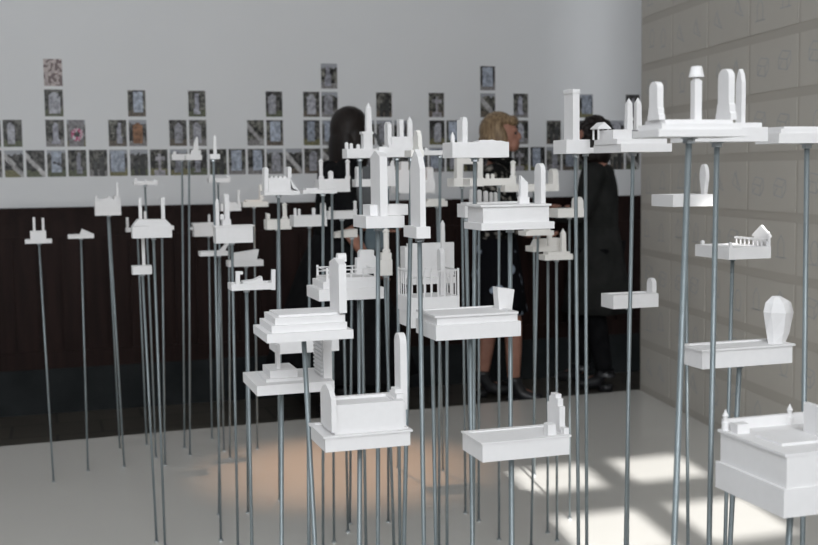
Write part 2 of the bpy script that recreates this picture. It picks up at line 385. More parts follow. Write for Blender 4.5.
model('cream model with one short and one tall bulged post, below the crown-like model', 4.4, (277.5,279.5,500), [
 ('base','B',267,219.5,291.5,229.5,0,6),('post','P',[(267,219.5),(270,219.5),(270,214),(267,213)],0,3),('post','C',284.5,202.5,5.5,2)], material=PRINT2)
model('crown-like tomb model with crenellated top, flared skirt and two end pillars', 3.1, (278.5,281.7,548), [
 ('base','P',[(264.5,195),(302,194),(299,191),(294,189.5),(290.5,180),(268,180),(268,191)],0,6,0,6),
 ('crest','P',[(268,180),(268,177.5)]+[(268+2.2*i+d, 177.5-(1.4 if i % 2 else 0)) for i in range(1, 10) for d in (0, 2.1)]+[(290.5,180)],.8,4),
 ('pillar','P',[(264,194),(268,194),(268,168.5),(266,167),(264,168.5)],.1,4),('pillar','P',[(288,190),(291.5,190),(291.5,167.5),(288,167.5)],-.05,4)] if False else [
 ('base','B',264.5,191,300,195,0,6),('body','B',268.5,178,290.5,None,.8,4.4),('skirt','P',[(290.5,None),(290.5,180),(293,188),(299,191.0)],.8,4.4),
 ('crest','P',[(268.5,178)]+[(268.5+2.2*i+d, 177.6-(1.6 if i % 2 else 0)) for i in range(0, 10) for d in (0.05, 2.0)]+[(290.5,178)],.9,4),
 ('pillar','P',[(264.5,191),(268.5,191),(268.5,168.5),(266.5,167),(264.5,168.5)],.6,3.5),('pillar','P',[(287.8,178),(291.5,178),(291.5,168),(290,166.5),(287.8,167.5)],.7,3.5)])
model('block with rounded posts at both ends and a shorter middle post', 3.6, (332,334,548), [
 ('base','B',319,179,350,192,0,6),('post','C',320.8,158.5,5,2),('post','C',347.5,159,5,2),('post','K',330.5,170.5,4.5,1.5)])
model('thin flat plate in front of the block with rounded end posts', 3.2, (323,323,548), [
 ('base','B',303,189.5,337,193.5,0,5),('slab','B',306,188,318,None,1,3)])
model('long low box with three small posts, left of the seated grey shapes', 3.7, (309.5,309,548), [
 ('base','B',294,215.5,327,226.5,0,7),('post','K',295,208,2.5,3),('post','K',299,208.5,2.5,3),('post','K',313.5,207.5,3,3),('post','S',322,326,203,1,3,'round')])
model('thin box with a rounded post at its right end, left of the tall gabled pillar', 4.1, (342,348,532), [
 ('base','B',328.5,211,357,219,0,6),('post','C',355,200.5,4.2,2),('post','K',330.5,206.5,3,2)])
model('cream wedge-shaped slab tapering to the left, in front of the bare forearm', 3.9, (352,350,524), [
 ('base','B',335,235,357.5,237.5,0,5),('wedge','P',[(335,235),(357.5,235),(357.5,229),(346,230.5),(335,233)],.2,4.6)], material=PRINT2)

# --- centre
def cage(x0, x1, yt, yb, dep, nf, ns):
    def fn(b, Yf, zt):
        Z1 = plane((x0+x1)/2, yt, Yf).z; Z0 = zt
        XL = plane(x0, yb, Yf).x; XR = plane(x1, yb, Yf).x; d = dep/100; r = .0011
        for yv in (Yf+.002, Yf+d-.002):
            for i in range(nf+1):
                x = XL+.002+(XR-XL-.004)*i/nf; k = 1.7 if i in (0, nf) else 1; b.box(x-r*k, yv-r*k, Z0, x+r*k, yv+r*k, Z1+(.004 if k > 1 else 0))
            b.box(XL, yv-r, Z1-.0015, XR, yv+r, Z1+.001)
        for xv in (XL+.002, XR-.002):
            for i in range(1, ns):
                y = Yf+.002+(d-.004)*i/ns; b.box(xv-r, y-r, Z0, xv+r, y+r, Z1)
            b.box(xv-r, Yf, Z1-.0015, xv+r, Yf+d, Z1+.001)
    return fn
def rails(x0, x1, yt, dep, n, off=0):
    def fn(b, Yf, zt):
        Y = Yf+off/100; Z1 = plane((x0+x1)/2, yt, Y).z; XL = plane(x0, yt, Y).x; XR = plane(x1, yt, Y).x; r = .0012
        for yv in (Y, Y+dep/100):
            for i in range(n+1):
                x = XL+(XR-XL)*i/n; k = 1.8 if i in (0, n) else 1; b.box(x-r*k, yv-r*k, zt, x+r*k, yv+r*k, Z1+(.005 if k > 1 else 0))
            b.box(XL, yv-r, Z1-.001, XR, yv+r, Z1+.0012); h = (Z1-zt)*.45
            b.box(XL, yv-r, zt+h, XR, yv+r, zt+h+.002)
        for xv in (XL, XR): b.box(xv-r, Y, Z1-.001, xv+r, Y+dep/100, Z1+.0012)
    return fn
model('fenced tomb model with low rails and a broad stepped headstone at its right', 2.5, (359,360,548), [
 ('base','B',319,288.5,384,300,0,12),('tier','B',323,281,379,None,.8,10.2),('plinth','B',326,277.5,376,None,1.2,9.4),('railing','X',rails(327,375,269.5,9,4,1.4)),
 ('headstone','P',[(357,None),(357,258),(359.5,258),(359.5,252.5),(361,250),(374,250),(374,255),(376,257),(376,None)],8.2,1.8)])
model('small cream model, slim column on a square pedestal right of the fenced tomb', 3.1, (385,394,548), [
 ('base','B',380,260,392.5,275.5,0,4.5),('plinth','B',381.5,253,391.5,None,.6,3.4),('column','C',386,228,7,2)], material=PRINT2)
model('large stepped tomb with a tall gabled end stone, its rod falling to the right', 1.9, (303.7,315,548), [
 ('base','B',267,332,353.5,341,0,9),('tier','B',271.5,324,347,None,.7,7.6),('tier','B',275,316.5,345,None,1.1,6.8),('slab','B',278.5,313.5,343,None,1.7,5.6),
 ('gable_stone','S',338.5,346,259,.6,4.6,'gable'),('finial','S',338,346.5,253.5,2.4,1.1,'round',262)], k=1.42)
model('wide slab holding a small square block and a ridged stepped tower', 2.1, (281.7,281.8,548), [
 ('base','B',257,383.5,334.5,393.5,0,10.5),('slab','B',266,378.5,303,None,2,6.4),('block','B',270,370,297.5,None,2.6,5.2),('pillar','S',276.5,280,345,4,1.2,'flat'),
 ('tower','S',323,331.5,339,2.2,5.2,'flat',384),
 ('ridges','X',lambda b, Yf, zt: [b.box(plane(323,360,Yf+.032).x-.0022, Yf+.036, plane(323,342+4*i,Yf+.032).z-.003, plane(323,360,Yf+.032).x, Yf+.103, plane(323,342+4*i,Yf+.0286).z) for i in range(10)])], k=1.45)
model('plain box mostly hidden under the stepped tomb with the gabled stone', 2.5, (308,309,548), [
 ('base','B',277,340,339,352.5,0,7),('slab','B',281,336,336,None,.8,5.4)], k=1.3)
model('sarcophagus on a lipped slab with a stepped headboard and tall rounded end stone', 1.85, (360,359.5,548), [
 ('base','L',323.5,433.5,413,449.5,0,9.5),('body','V',334,403,404,None,1.0,6.6,(.012,.004)),
 ('headboard','S',331,336,388,.6,6.6,'point',433),('shoulder','S',398,405.5,391,1.8,5,'step',433),('end_stone','S',400,406.5,334,3.2,2.9,'round',410)], k=1.14)
model('tall square pillar with a cross-gabled top on a plain box, centre of the group', 2.1, (378,378,548), [
 ('base','B',366,216,404.5,228,0,8),('slab','B',370,204.5,408,None,2.5,4.5),('pillar','S',379.5,387,150,.7,5.6,'gable',216),('finial','S',379,387.6,146.5,2.9,1.1,'gable',154)], k=1.12)
model('tall pointed slab on a small square foot, centre of the group', 1.95, (419.5,424,548), [
 ('base','B',416.5,227,430.5,238.5,0,5.8),('stone','S',419.5,425,149,.7,4.3,'point')], k=1.25)
model('low block with small posts carrying a statue-like obelisk on a pedestal', 3.0, (360,366,548), [
 ('base','B',347,148.5,380,158,0,5),('post','K',346.5,142,3,3),('post','K',351,143,3,3),('post','K',358,144,3,3),('plinth','B',363.5,134,372.5,None,1,2.6),('rim','B',362.5,131.5,373.5,134,.8,3),('obelisk','T',368,102.5,6,2.4,132)])
model('stepped block topped by three upright pillars of uneven shape', 2.8, (397,400,548), [
 ('base','B',386,147.5,416,157,0,6),('tier','B',389,144.5,413,None,.5,5),('body','B',391.5,136.5,410.5,None,.9,4.2),('pillar','S',387.5,391.5,121.5,1.5,3,'gable',147),('pillar','S',399.5,403.5,119.5,2,2.4,'flat'),('pillar','T',409.5,116.5,5,2,146)])
model('small pinkish stone with rounded shoulders, just right of the three pillars', 2.12, (412,404,548), [
 ('base','B',411,150,424,157,0,4),('stone','S',418,422,130,.8,3,'step')], material=PRINT2)
model('thin flat plate behind the head of the tall pointed slab, at print level', 3.3, (440,439,548), [
 ('base','B',424,150.5,445,155,0,6),('post','K',426,147.5,3,3)])
model('box with a round knob and small upright stone, hidden between the two central pillars', 0, (398,398,468), [
 ('base','B',397,180,435,193,0,8),('stone','S',427.5,433.5,167,2,4,'round'),('block','B',397,170,410,None,3,4),('cap_stone','B',401,161.5,408.5,170,3,3)])
model('flat block with an upright end slab, left behind the cross-gabled pillar', 0, (388,388.3,522), [
 ('base','B',356,179,396,186.5,0,5),('stone','S',357,362,166.5,1,3,'round'),('block','B',382,166,395,None,1,3.4),('post','T',392,160,4,2.5)])
model('small cream plate low behind the tall pointed slab', 0, (437,443,471), [
 ('base','B',426,201,447.5,206.5,0,6),('slab','B',428,199,445,None,1,4)], material=PRINT2)
model('plain square-cornered slab with lumpy top, an upright stone and a small cone', 2.25, (475,473,548), [
 ('base','B',452.5,142,509,157.5,0,5.8),('mound','P',[(478,142),(480,140.5),(484,139.8),(489,140.3),(492,139.6),(497,140.8),(501,140.6),(507,142)],1.2,3.5),
 ('stone','S',462.5,467.5,119.5,1.8,3.2,'flat'),('cap','S',463,467,117,2.6,1.6,'gable',119.8),('cone','T',452.5,132,3.6,3.6)])
model('open square arch frame on a flat foot, behind the lumpy slab', 0, (462,465.5,513), [
 ('base','B',454,178,484,186.5,0,7),('arch','P',[(457,None),(463,None),(463,164),(478,164),(478,None),(483,None),(483,158),(457,158)],1,3)], material=PRINT2)
model('thin plate with small nubs and one bullet-shaped stone at its right end', 3.6, (499,499,548), [
 ('base','B',470,178.5,516,185.5,0,6),('post','K',487.5,173.5,3,3),('post','K',492.5,173.5,3,3),('stone','C',513,160,6,2.5)], material=PRINT2)
model('long thin plate with a rounded stone at its right end, behind the two headstones', 0, (534,534.5,475), [
 ('base','B',505,184,559,191.5,0,8),('stone','S',553,558.5,168.5,1,4.5,'round')], material=PRINT2)
model('row of short posts seen above the moulded box, under the thin nubbed plate', 0, (479,478.7,521), [
 ('base','B',467,203,498,208,0,6),('post','K',471.5,189,4,2),('post','K',479,189.5,4,2),('post','K',485.5,190.5,4,2),('post','K',491,192,3,2),('post','K',495.5,192,3,2)])
model('plain box peeking out left behind the moulded box', 2.5, (466,472.8,548), [
 ('base','B',465,203.5,523,217,0,5),('slab','B',467,202,520,None,.5,4)])
model('moulded box with a slanted stone and a tall rounded stone, right of centre', 2.05, (510,511,548), [
 ('base','B',481.5,222.5,554.5,229.5,0,7.8),('body','B',483,206.5,549,None,.5,6.8),('lid','B',481,204.5,551.5,206.5,.1,7.6),
 ('tall_stone','S',541,545.5,163,2.2,2.6,'round',205),('slanted_stone','P',[(519.5,205),(529.5,205),(529.5,197),(528,197),(528,182.5),(520.8,175),(520.5,197),(519.5,197)],3.2,.8)], k=1.12)
model('small box with one low rounded stone, on the brightest sunlit rod', 0, (569.5,569.7,518.5), [
 ('base','B',558,208.5,585,217.5,0,8),('stone','S',578,583.5,197,1.5,5,'round')], material=PRINT2)
model('thin plate low behind the right end of the moulded box', 3.55, (538,531,548), [
 ('base','B',526,231,554,235.5,0,6),('slab','B',529,229.5,550,None,1,4)], material=PRINT2)
model('sloping block with an obelisk, left of the pair under the moulded box', 0, (548,547.6,533), [
 ('base','B',533,246,566,251.5,0,6),('block','P',[(535,None),(564,None),(564,239),(560,238),(538,240)],1,4),('obelisk','T',549.5,228,4.5,.6,247)], material=PRINT2)
model('thin stepped plate with a slim obelisk, right of the pair under the moulded box', 3.6, (556.5,557,548), [
 ('base','B',545,254.5,573,260,0,5),('slab','B',548,252,570,None,.8,3.6),('obelisk','T',563,228.5,5,2)], material=PRINT2)
model('railed cage box with a rounded obelisk inside', 2.35, (432,436,548), [
 ('base','B',411,312,457.5,327,0,8),('body','B',410,297,459.5,None,-.2,8.4),('cage','X',cage(410,459.5,271,297,8.4,7,5)),('obelisk','S',440.5,444.5,249,3,2.4,'round')])
model('upright rectangular panel with one thin post, behind the railed cage', 2.9, (447,447,548), [
 ('base','B',408,278,456,284,0,6),('panel','B',408,243,454,None,4,1.4),('panel','B',405,247,410,278,1,4),('post','T',442.5,220,4,3.5,278)])
model('lipped slab with a flaring vase-shaped stone, above the tapered coffin box', 2.0, (470,472.5,548), [
 ('base','B',436,323.5,521,338.5,0,7.6),('body','B',437,316,517.5,None,.4,6.6),('lid','V',435,313.8,518.5,316,.1,7.2,(.007,.002)),
 ('vase_stone','P',[(499.5,313),(511.5,313),(514.5,289.5),(497.5,287.5)],4,1.6)], k=1.45)
model('tapered coffin-like box with a stepped stone at its right end, lowest at centre right', 1.8, (511.5,512,548), [
 ('base','V',482.5,439.5,569.5,458.5,0,8.8,(.010,.0025)),('edge','X',lambda b, Yf, zt: b.tray(plane(480.5,440,Yf).x, Yf-.002, zt+.0010, plane(571,440,Yf).x, Yf+.086, zt+.0034, .010, .0018)),
 ('stone','S',559.5,565,396,2.2,4.6,'step'),('block','B',548,424.5,556,436,.9,1.6),('block','B',564,428,569,436,.8,2)])

# --- right
model('tall square pillar with a notched cap on a box, beside the tiny pavilion', 2.45, (575.5,578.5,548), [
 ('base','B',566.5,139.5,590,153.5,0,6.6),('pillar','S',573,579.5,92,1,4.4,'flat'),('cap','S',572.6,580,88.5,.8,4.7,'gable',93)])
model('thin plate tucked behind the pillar box of the upper right row', 2.65, (585.5,586.8,548), [
 ('base','B',575,149.5,614,152.8,0,7),('slab','B',580,147.5,610,None,1,5)])
def pavilion(b, Yf, zt):
    Y = Yf+.075; s = (plane(600,130,Y)-EYE).dot(FW)/F
    X0 = plane(598,130,Y).x; X1 = plane(609,130,Y).x; Z1 = plane(603,129,Y).z; Z2 = plane(603,122,Y).z
    for x in (X0, X1-.003):
        for y in (Y, Y+.022): b.box(x, y, zt, x+.003, y+.003, Z1)
    b.prism([(X0-.003, Z1), (X1+.003, Z1), (X1+.003, Z1+.002), ((X0+X1)/2, Z2), (X0-.003, Z1+.002)], 'y', Y-.004, Y+.029)
model('wide stepped slab with a tiny pavilion and twin obelisks', 2.35, (633,625.5,548), [
 ('base','B',621,143.5,672,151.8,0,12),('tier','B',617,138.5,667,None,1.2,10),('plinth','B',613,129.5,632,None,3.5,6.5),('pavilion','X',lambda b, Yf, zt: pavilion(b, Yf, plane(640,138.5,Yf+.012).z)),
 ('obelisk','T',628.8,98,6.2,4,130),('obelisk','T',637.8,97.5,6.2,4.6,130)])
model('broad stepped slab with two big rounded stones and a lamp-topped column between them', 1.42, (689,674,548), [
 ('base','B',659,129,748,136.5,0,6.6),('tier','B',662,123.5,742,None,.4,5.8),('slab','B',665,119.5,733,None,.9,4.8),
 ('rounded_stone','S',657.5,663.5,81,1.8,2.0,'foot'),('rounded_stone','S',729,735,68,1.7,2.4,'foot'),
 ('column','X',lambda b, Yf, zt: (lambda c, s: b.lathe((c.x, c.y, zt), [(4.0*s,0),(4.0*s,c.z-zt-14*s),(2.6*s,c.z-zt-13*s),(2.6*s,c.z-zt-10*s)], 4, True))(plane(696.5,66.5,Yf+.028), 1.42/1140)),
 ('lamp_cap','X',lambda b, Yf, zt: (lambda c, s: b.lathe((c.x, c.y, c.z), [(7.9*s,-10.5*s),(5.4*s,0)], 16))(plane(696.5,66.5,Yf+.028), 1.42/1140))])
model('stepped slab with one slim pointed stone, just behind the lamp-topped column model', 1.66, (717,709,548), [
 ('base','B',694,127,768,141.5,0,6.4),('tier','B',696,122.5,762,None,.5,5.2),('pointed_stone','S',742,746,68.5,2.2,1.5,'point')])
model('plain low slab cut off by the right edge of the photo', 1.75, (807,802.5,548), [
 ('base','B',779,133,866,143,0,6),('tier','B',781,128.5,862,None,.5,5),('slab','B',784,126.5,858,None,1,4)])
model('plain box with an oval standing stone, in front of the taupe wall', 2.6, (686,688,548), [
 ('base','V',673,194.5,713,206.5,0,9.5,(.012,.002)),('oval_stone','S',706,709.5,164,3,2.7,'oval')])
def gate_rail(b, Yf, zt):
    X = plane(768.5,246,Yf).x
    for i in range(7): b.box(X-.0012, Yf+.022+.0148*i, zt, X+.0012, Yf+.025+.0148*i, zt+.015)
    b.box(X-.0015, Yf+.005, zt+.0135, X+.0015, Yf+.119, zt+.018)
    b.box(X-.0012, Yf+.005, zt, X+.0012, Yf+.008, zt+.017)
model('low walled plot with a fence and a small gabled gate', 2.35, (732.5,725,548), [
 ('base','V',729,247,771,259,0,12.5,(.007,.003)),('railing','X',gate_rail),
 ('corner_post','K',730.5,242,3,.4,248),('corner_post','K',702.5,240,3,12.1,248),
 ('gate_gable','S',767.5,769.8,225.5,2.0,4.6,'house',246),('gate_post','K',768.8,233,2.6,.4,247),('gate_post','K',768,231,2.6,6.4,247)])
def crystal(b, Yf, zt):
    Y = Yf+.03; s = 1.75/1140
    rings = [(0,.62),(.22,.78),(.66,1.0),(.86,.88),(1,.30)]
    top = plane(778,296,Y); h = top.z-zt; cx = plane(777.5,330,Y).x; n = 7
    vs = []; random.seed(3)
    for t, k in rings:
        for i in range(n):
            a = 2*math.pi*i/n+.3; r = 16.8*s*k*(1+random.uniform(-.15,.13))
            vs.append((cx+r*math.cos(a)-(.003 if t == 1 else 0), Y+r*.62*math.sin(a), zt+h*t+(random.uniform(-.002,.002) if 0 < t < 1 else 0)))
    fs = [(j*n+i, j*n+(i+1)%n, (j+1)*n+(i+1)%n, (j+1)*n+i) for j in range(len(rings)-1) for i in range(n)]
    fs += [tuple(range(n-1,-1,-1)), tuple(range(4*n, 5*n))]
    b.add(vs, fs)
model('lipped box with a rough-cut crystal-shaped boulder stone', 1.82, (739.5,730,548), [
 ('base','L',701.5,347,795.5,366.5,0,6.9),('boulder_stone','X',crystal)])
model('plain tray box with a low rounded headstone, before the dark coat', 2.7, (629,627.5,548), [
 ('base','V',613.5,294.5,658.5,308,0,6.2,(.008,.003)),('headstone','S',652.5,656.5,278.5,2,2.7,'round',295)])
model('largest two-tier box with a low parapet and corner finials, bottom right corner', 1.45, (791,789,548), [
 ('base','B',784,484,890,512,-.2,14.6),('body','B',787,452,888,None,0,14),('lid','B',785.5,449,891,452,-.1,14.4),
 ('parapet','X',lambda b, Yf, zt: (b.box(plane(787,450,Yf).x, Yf+.132, zt+.003, plane(888,450,Yf).x, Yf+.138, zt+.016), b.box(plane(787,450,Yf).x, Yf+.132, zt+.016, plane(888,450,Yf).x, Yf+.1385, zt+.018))),
 ('finial','X',lambda b, Yf, zt: b.lathe((plane(789,450,Yf).x, Yf+.134, zt), [(.0048,0),(.0048,.014),(.003,.016),(.003,.021),(.0042,.023),(.002,.027),(.0005,.031)], 12)),
 ('finial','X',lambda b, Yf, zt: b.lathe((plane(789,450,Yf).x+.098, Yf+.134, zt), [(.0048,0),(.0048,.014),(.003,.016),(.003,.021),(.0042,.023),(.002,.027),(.0005,.031)], 12)),
 ('block','X',lambda b, Yf, zt: b.box(plane(787,450,Yf).x+.004, Yf+.108, zt+.003, plane(787,450,Yf).x+.022, Yf+.124, zt+.016)),
 ('grave_lid','X',lambda b, Yf, zt: b.box(plane(787,450,Yf).x+.018, Yf+.035, zt+.003, plane(787,450,Yf).x+.10, Yf+.09, zt+.007)),
 ('headstone','X',lambda b, Yf, zt: b.box(plane(787,450,Yf).x+.082, Yf+.045, zt+.003, plane(787,450,Yf).x+.089, Yf+.08, zt+.045))])

# ------------------------------------------------------------------ photo prints on the back wall
def clampc(c): return tuple(max(.004, min(.9, v)) for v in c)
def picture(kind, seed):
    rnd = random.Random(seed); ox = rnd.uniform(0, 99)
    w_ = rnd.uniform(-.02, .03); green = (.080+w_, .078+w_, .072+w_*.7)
    t_ = rnd.uniform(.8, 1.35)
    st = {0:(.30,.30,.33),1:(.27,.27,.31),2:(.28,.27,.29),3:(.36,.35,.35),4:(.30,.33,.39),5:(.30,.15,.08),6:(.25,.24,.25),7:(.42,.36,.35),8:(.05,.05,.05)}[kind]
    st = tuple(v*t_ for v in st)
    cx = rnd.uniform(.40,.60); sky = rnd.random() < .4; low = rnd.choice([(.16,.15,.08),(.12,.10,.08),(.10,.11,.07),(.22,.21,.21)]); ww = rnd.uniform(.75,1.2)
    def f(u, v):
        n = noise.noise(Vector((u*5+ox, v*7, ox))); n2 = noise.noise(Vector((u*11+ox, v*15, 3))); n3 = noise.noise(Vector((u*3+ox, v*3, 9)))
        c = [g*(1.1+1.9*n+.8*n2) for g in green]
        if n3+n2*.6 < -.12: c = [x*.35 for x in c]
        if v < .24+.05*n: c = [x*(1+.9*n2) for x in low]
        if v > .84+.1*n and sky: c = (.34,.35,.38)
        ins = False
        if kind in (0, 5): ins = (abs(u-cx) < .24*ww and .1 < v < .70) or ((u-cx)**2/(.058*ww*ww)+(v-.70)**2/.035 < 1)
        elif kind == 1: ins = abs(u-cx) < (.09+.14*(1-v))*ww and .08 < v < .92
        elif kind == 2: ins = (abs(u-cx) < .08 and v < .85) or (abs(v-.66) < .06 and abs(u-cx) < .27) or (abs(u-cx) < .3 and v < .2)
        elif kind == 3: ins = abs((v-.42)+(u-.5)*.75) < .14*ww
        elif kind == 4: ins = abs(u-cx) < .32*ww and .14 < v < .93
        elif kind == 6: ins = abs(u-.5) < .42
        elif kind == 7: ins = True
        elif kind == 8: ins = (abs(u-.35) < .12 and v < .6) or (abs(u-.7) < .13 and v < .75)
        if ins: c = [s*(1+.5*n2+.6*n) for s in st]
        if kind == 6:
            r = math.hypot(u-.55, (v-.45)*1.4)
            if .15 < r < .34: c = (.45,.08,.18) if n2 < .05 else (.6,.6,.62)
            elif r <= .15: c = (.05,.05,.05)
        if kind == 4 and seed == 93 and abs((v-.5)+(u-.5)*.3) < .05 and abs(u-.55) < .25: c = (.06,.06,.07)
        if kind == 7 and n > .12: c = (.16,.12,.12)
        return clampc(c)
    return f
DESC = {0:'photo of a round-topped headstone',1:'photo of a tapering monument',2:'photo of a stone cross',3:'photo of a slanting slab',4:'photo of a bluish-white slab',5:'photo of an orange-brown headstone',6:'photo of a pink wreath',7:'photo of pinkish mottled stones',8:'photo of dark shrubs'}
ORD = ['bottom','second','third','top']
colsx = [-6.5,14,35,56.5,77,98,119,139.5,160,180,200,219.5,238,257,276,295,313,330,348,366,384,402,419.5,437,454,471,488,504.5,521,537,553.5,569.5,585.5,601,617,632.5]
hts = [2,2,1,4,2,1,2,3,1,2,3,1,1,2,3,1,3,4,2,2,3,2,1,3,2,1,4,1,3,1,2,1,3,1,2,3]
kinds = {(1,1):0,(1,0):3,(2,0):3,(3,0):4,(3,1):1,(3,2):0,(3,3):7,(4,1):6,(4,0):1,(6,1):1,(6,0):4,(7,2):4,(7,1):5,(7,0):8,(17,3):1,(17,2):0}
yw = WY-.00185
gx0 = plane(14,165,WY).x; gx1 = plane(585.5,155,WY).x; pit = (gx1-gx0)/31
zb0 = plane(14,177.3,WY).z; pz = (plane(57,58.2,WY).z-zb0)/4*1.0; pz = (plane(53,58.4,WY).z - plane(56,176.0,WY).z + (pz*0))/ (3+26.6/30.3)
print('pitch', pit, pz, zb0)
ordn = lambda n: {1:'first',2:'second',3:'third'}.get(n, '%dth' % n) if n < 21 else ('%d' % n)+({1:'st',2:'nd',3:'rd'}.get(n % 10, 'th'))
for ci, hgt in enumerate(hts):
    xc = gx0+(ci-1)*pit
    for rw in range(hgt):
        kd = kinds.get((ci, rw)); rs = random.Random(ci*10+rw)
        if kd is None: kd = rs.choice([0,0,1,1,2,3,8,8,4,0,1,4])
        w_p, h_p = .0975, .1465; nx, nz = 13, 19
        me = bpy.data.meshes.new('grave_photo'); vs = []; fs = []
        for j in range(nz+1):
            for i in range(nx+1): vs.append((-w_p/2+w_p*i/nx, -.0, h_p*j/nz))
        for j in range(nz):
            for i in range(nx): a = j*(nx+1)+i; fs.append((a, a+1, a+nx+2, a+nx+1))
        nb_ = len(vs); vs += [(-w_p/2,.002,0),(w_p/2,.002,0),(w_p/2,.002,h_p),(-w_p/2,.002,h_p)]
        A, B_, C_, D_ = 0, nx, (nx+1)*(nz+1)-1, (nx+1)*nz
        fs += [(nb_+3,nb_+2,nb_+1,nb_),tuple(range(B_, A-1, -1))+(nb_,nb_+1),tuple([nx+(nx+1)*j for j in range(nz, -1, -1)])+(nb_+1,nb_+2),tuple(range(D_, C_+1))+(nb_+2,nb_+3),tuple([(nx+1)*j for j in range(nz+1)])+(nb_+3,nb_)]
        me.from_pydata(vs, [], fs)
        ca = me.color_attributes.new('Col', 'FLOAT_COLOR', 'CORNER'); fn = picture(kd, ci*31+rw*7)
        for p in me.polygons:
            c = p.center; q = fn(c.x/w_p+.5, c.z/h_p)
            if p.index >= nx*nz: q = (.7,.7,.7)
            for li in p.loop_indices: ca.data[li].color = (*q, 1)
        me.materials.append(PHOTO)
        o = bpy.data.objects.new('grave_photo', me); col.objects.link(o)
        o.location = (xc+rs.uniform(-.0015,.0015), yw, zb0+rw*pz)
        pos = 'only print' if hgt == 1 else ('bottom print' if rw == 0 else ('top print' if rw == hgt-1 else ('second print up' if rw == 1 else 'third print up')))
        tag(o, '%s, %s in the %s column from the left' % (DESC[kd], pos, ordn(ci+1)), 'photo', 'grave photo prints on the back wall')

# ------------------------------------------------------------------ drawing sheets on the taupe partition
sw, sh = .405, .205
def sheet_obj(i, j):
    t0 = .015+i*.425; z0 = .385+(j-1)*.243+.02
    if j == 0: z0 = .155
    o = None
    inn = -nv
    def W(t, z, d): return q0 - dv*t + inn*d + Vector((0,0,z))
    b = MB(); vs = [W(t, z, d) for d in (.0004, .0024) for (t, z) in ((t0,z0),(t0+sw,z0),(t0+sw,z0+sh),(t0,z0+sh))]
    b.add(vs, [(0,1,2,3),(7,6,5,4),(0,4,5,1),(1,5,6,2),(2,6,7,3),(3,7,4,0)])
    org = W(t0, z0, 0)
    s = b.build('drawing_sheet', SHEET, None, org)
    rs = random.Random(i*17+j)
    def line(a, c, wd=.0021):
        nonlocal b
        (x0, y0), (x1, y1) = a, c; L = math.hypot(x1-x0, y1-y0) or 1; nx_, ny_ = -(y1-y0)/L*wd, (x1-x0)/L*wd
        vs = []
        for d in (.0025, .0029):
            for (x, y) in ((x0-nx_,y0-ny_),(x1-nx_,y1-ny_),(x1+nx_,y1+ny_),(x0+nx_,y0+ny_)): vs.append(W(t0+sw-x, z0+y, d))
        b.add(vs, [(0,1,2,3),(7,6,5,4),(0,4,5,1),(1,5,6,2),(2,6,7,3),(3,7,4,0)])
    kd = rs.randrange(4); b = None
    for g in range(2):
        b = MB()
        ox = .09+.19*g+rs.uniform(-.02,.02); oy = .07+rs.uniform(-.02,.02)
        if kd == 0:
            a, c, e = .07, .04, .028
            P4 = [(ox,oy),(ox+a,oy+.01),(ox+a,oy+.01+c),(ox,oy+c)]; Q4 = [(x-e, y+e) for x, y in P4]
            for k in range(4): line(P4[k], P4[(k+1)%4]); line(P4[k], Q4[k])
            line(Q4[2], Q4[3]); line(Q4[3], Q4[0])
        elif kd == 1:
            P5 = [(ox,oy),(ox+.05,oy),(ox+.05,oy+.06),(ox+.025,oy+.09),(ox,oy+.06)]
            for k in range(5): line(P5[k], P5[(k+1)%5])
            line((ox-.02,oy),(ox+.07,oy))
        elif kd == 2:
            n = 14
            for k in range(n): line((ox+.03*math.cos(6.283*k/n), oy+.04+.045*math.sin(6.283*k/n)), (ox+.03*math.cos(6.283*(k+1)/n), oy+.04+.045*math.sin(6.283*(k+1)/n)))
            line((ox-.03,oy-.005),(ox+.04,oy-.005))
        else:
            line((ox-.03,oy),(ox+.05,oy+.03)); line((ox+.05,oy+.03),(ox+.03,oy+.08)); line((ox+.03,oy+.08),(ox-.03,oy)); line((ox,oy+.02),(ox+.02,oy+.09))
        b.build('pencil_drawing', PENCIL, s, org)
    what = ['two outlined box tombs','two house-shaped outlines','two oval outlines','two slanting triangle sketches'][kd]
    tag(s, 'sheet with %s, %s row up, %s from the partition\'s far edge' % (what, ordn(j+1), ordn(i+1)), 'drawing', 'drawing sheets on the taupe partition')
for i in range(5):
    for j in range(9): sheet_obj(i, j)

# ------------------------------------------------------------------ people
def skin_mesh(nodes, edges, sub=2):
    """nodes: {name:(x,y,z,r or (rx,ry))}; first is root. returns evaluated verts/faces"""
    names = list(nodes); me = bpy.data.meshes.new('tmp')
    me.from_pydata([nodes[n][:3] for n in names], [(names.index(a), names.index(c)) for a, c in edges], [])
    o = bpy.data.objects.new('tmp', me); col.objects.link(o)
    o.modifiers.new('s', 'SKIN'); ss = o.modifiers.new('u', 'SUBSURF'); ss.levels = ss.render_levels = sub
    o.modifiers['s'].use_smooth_shade = True
    for i, n in enumerate(names):
        r = nodes[n][3]; r = (r, r) if not isinstance(r, tuple) else r
        me.skin_vertices[0].data[i].radius = r
    me.skin_vertices[0].data[0].use_root = True
    dg = bpy.context.evaluated_depsgraph_get(); dg.update()
    ev = o.evaluated_get(dg).to_mesh()
    v = [tuple(x.co) for x in ev.vertices]; f = [tuple(p.vertices) for p in ev.polygons]
    o.evaluated_get(dg).to_mesh_clear(); bpy.data.objects.remove(o); bpy.data.meshes.remove(me)
    return v, f
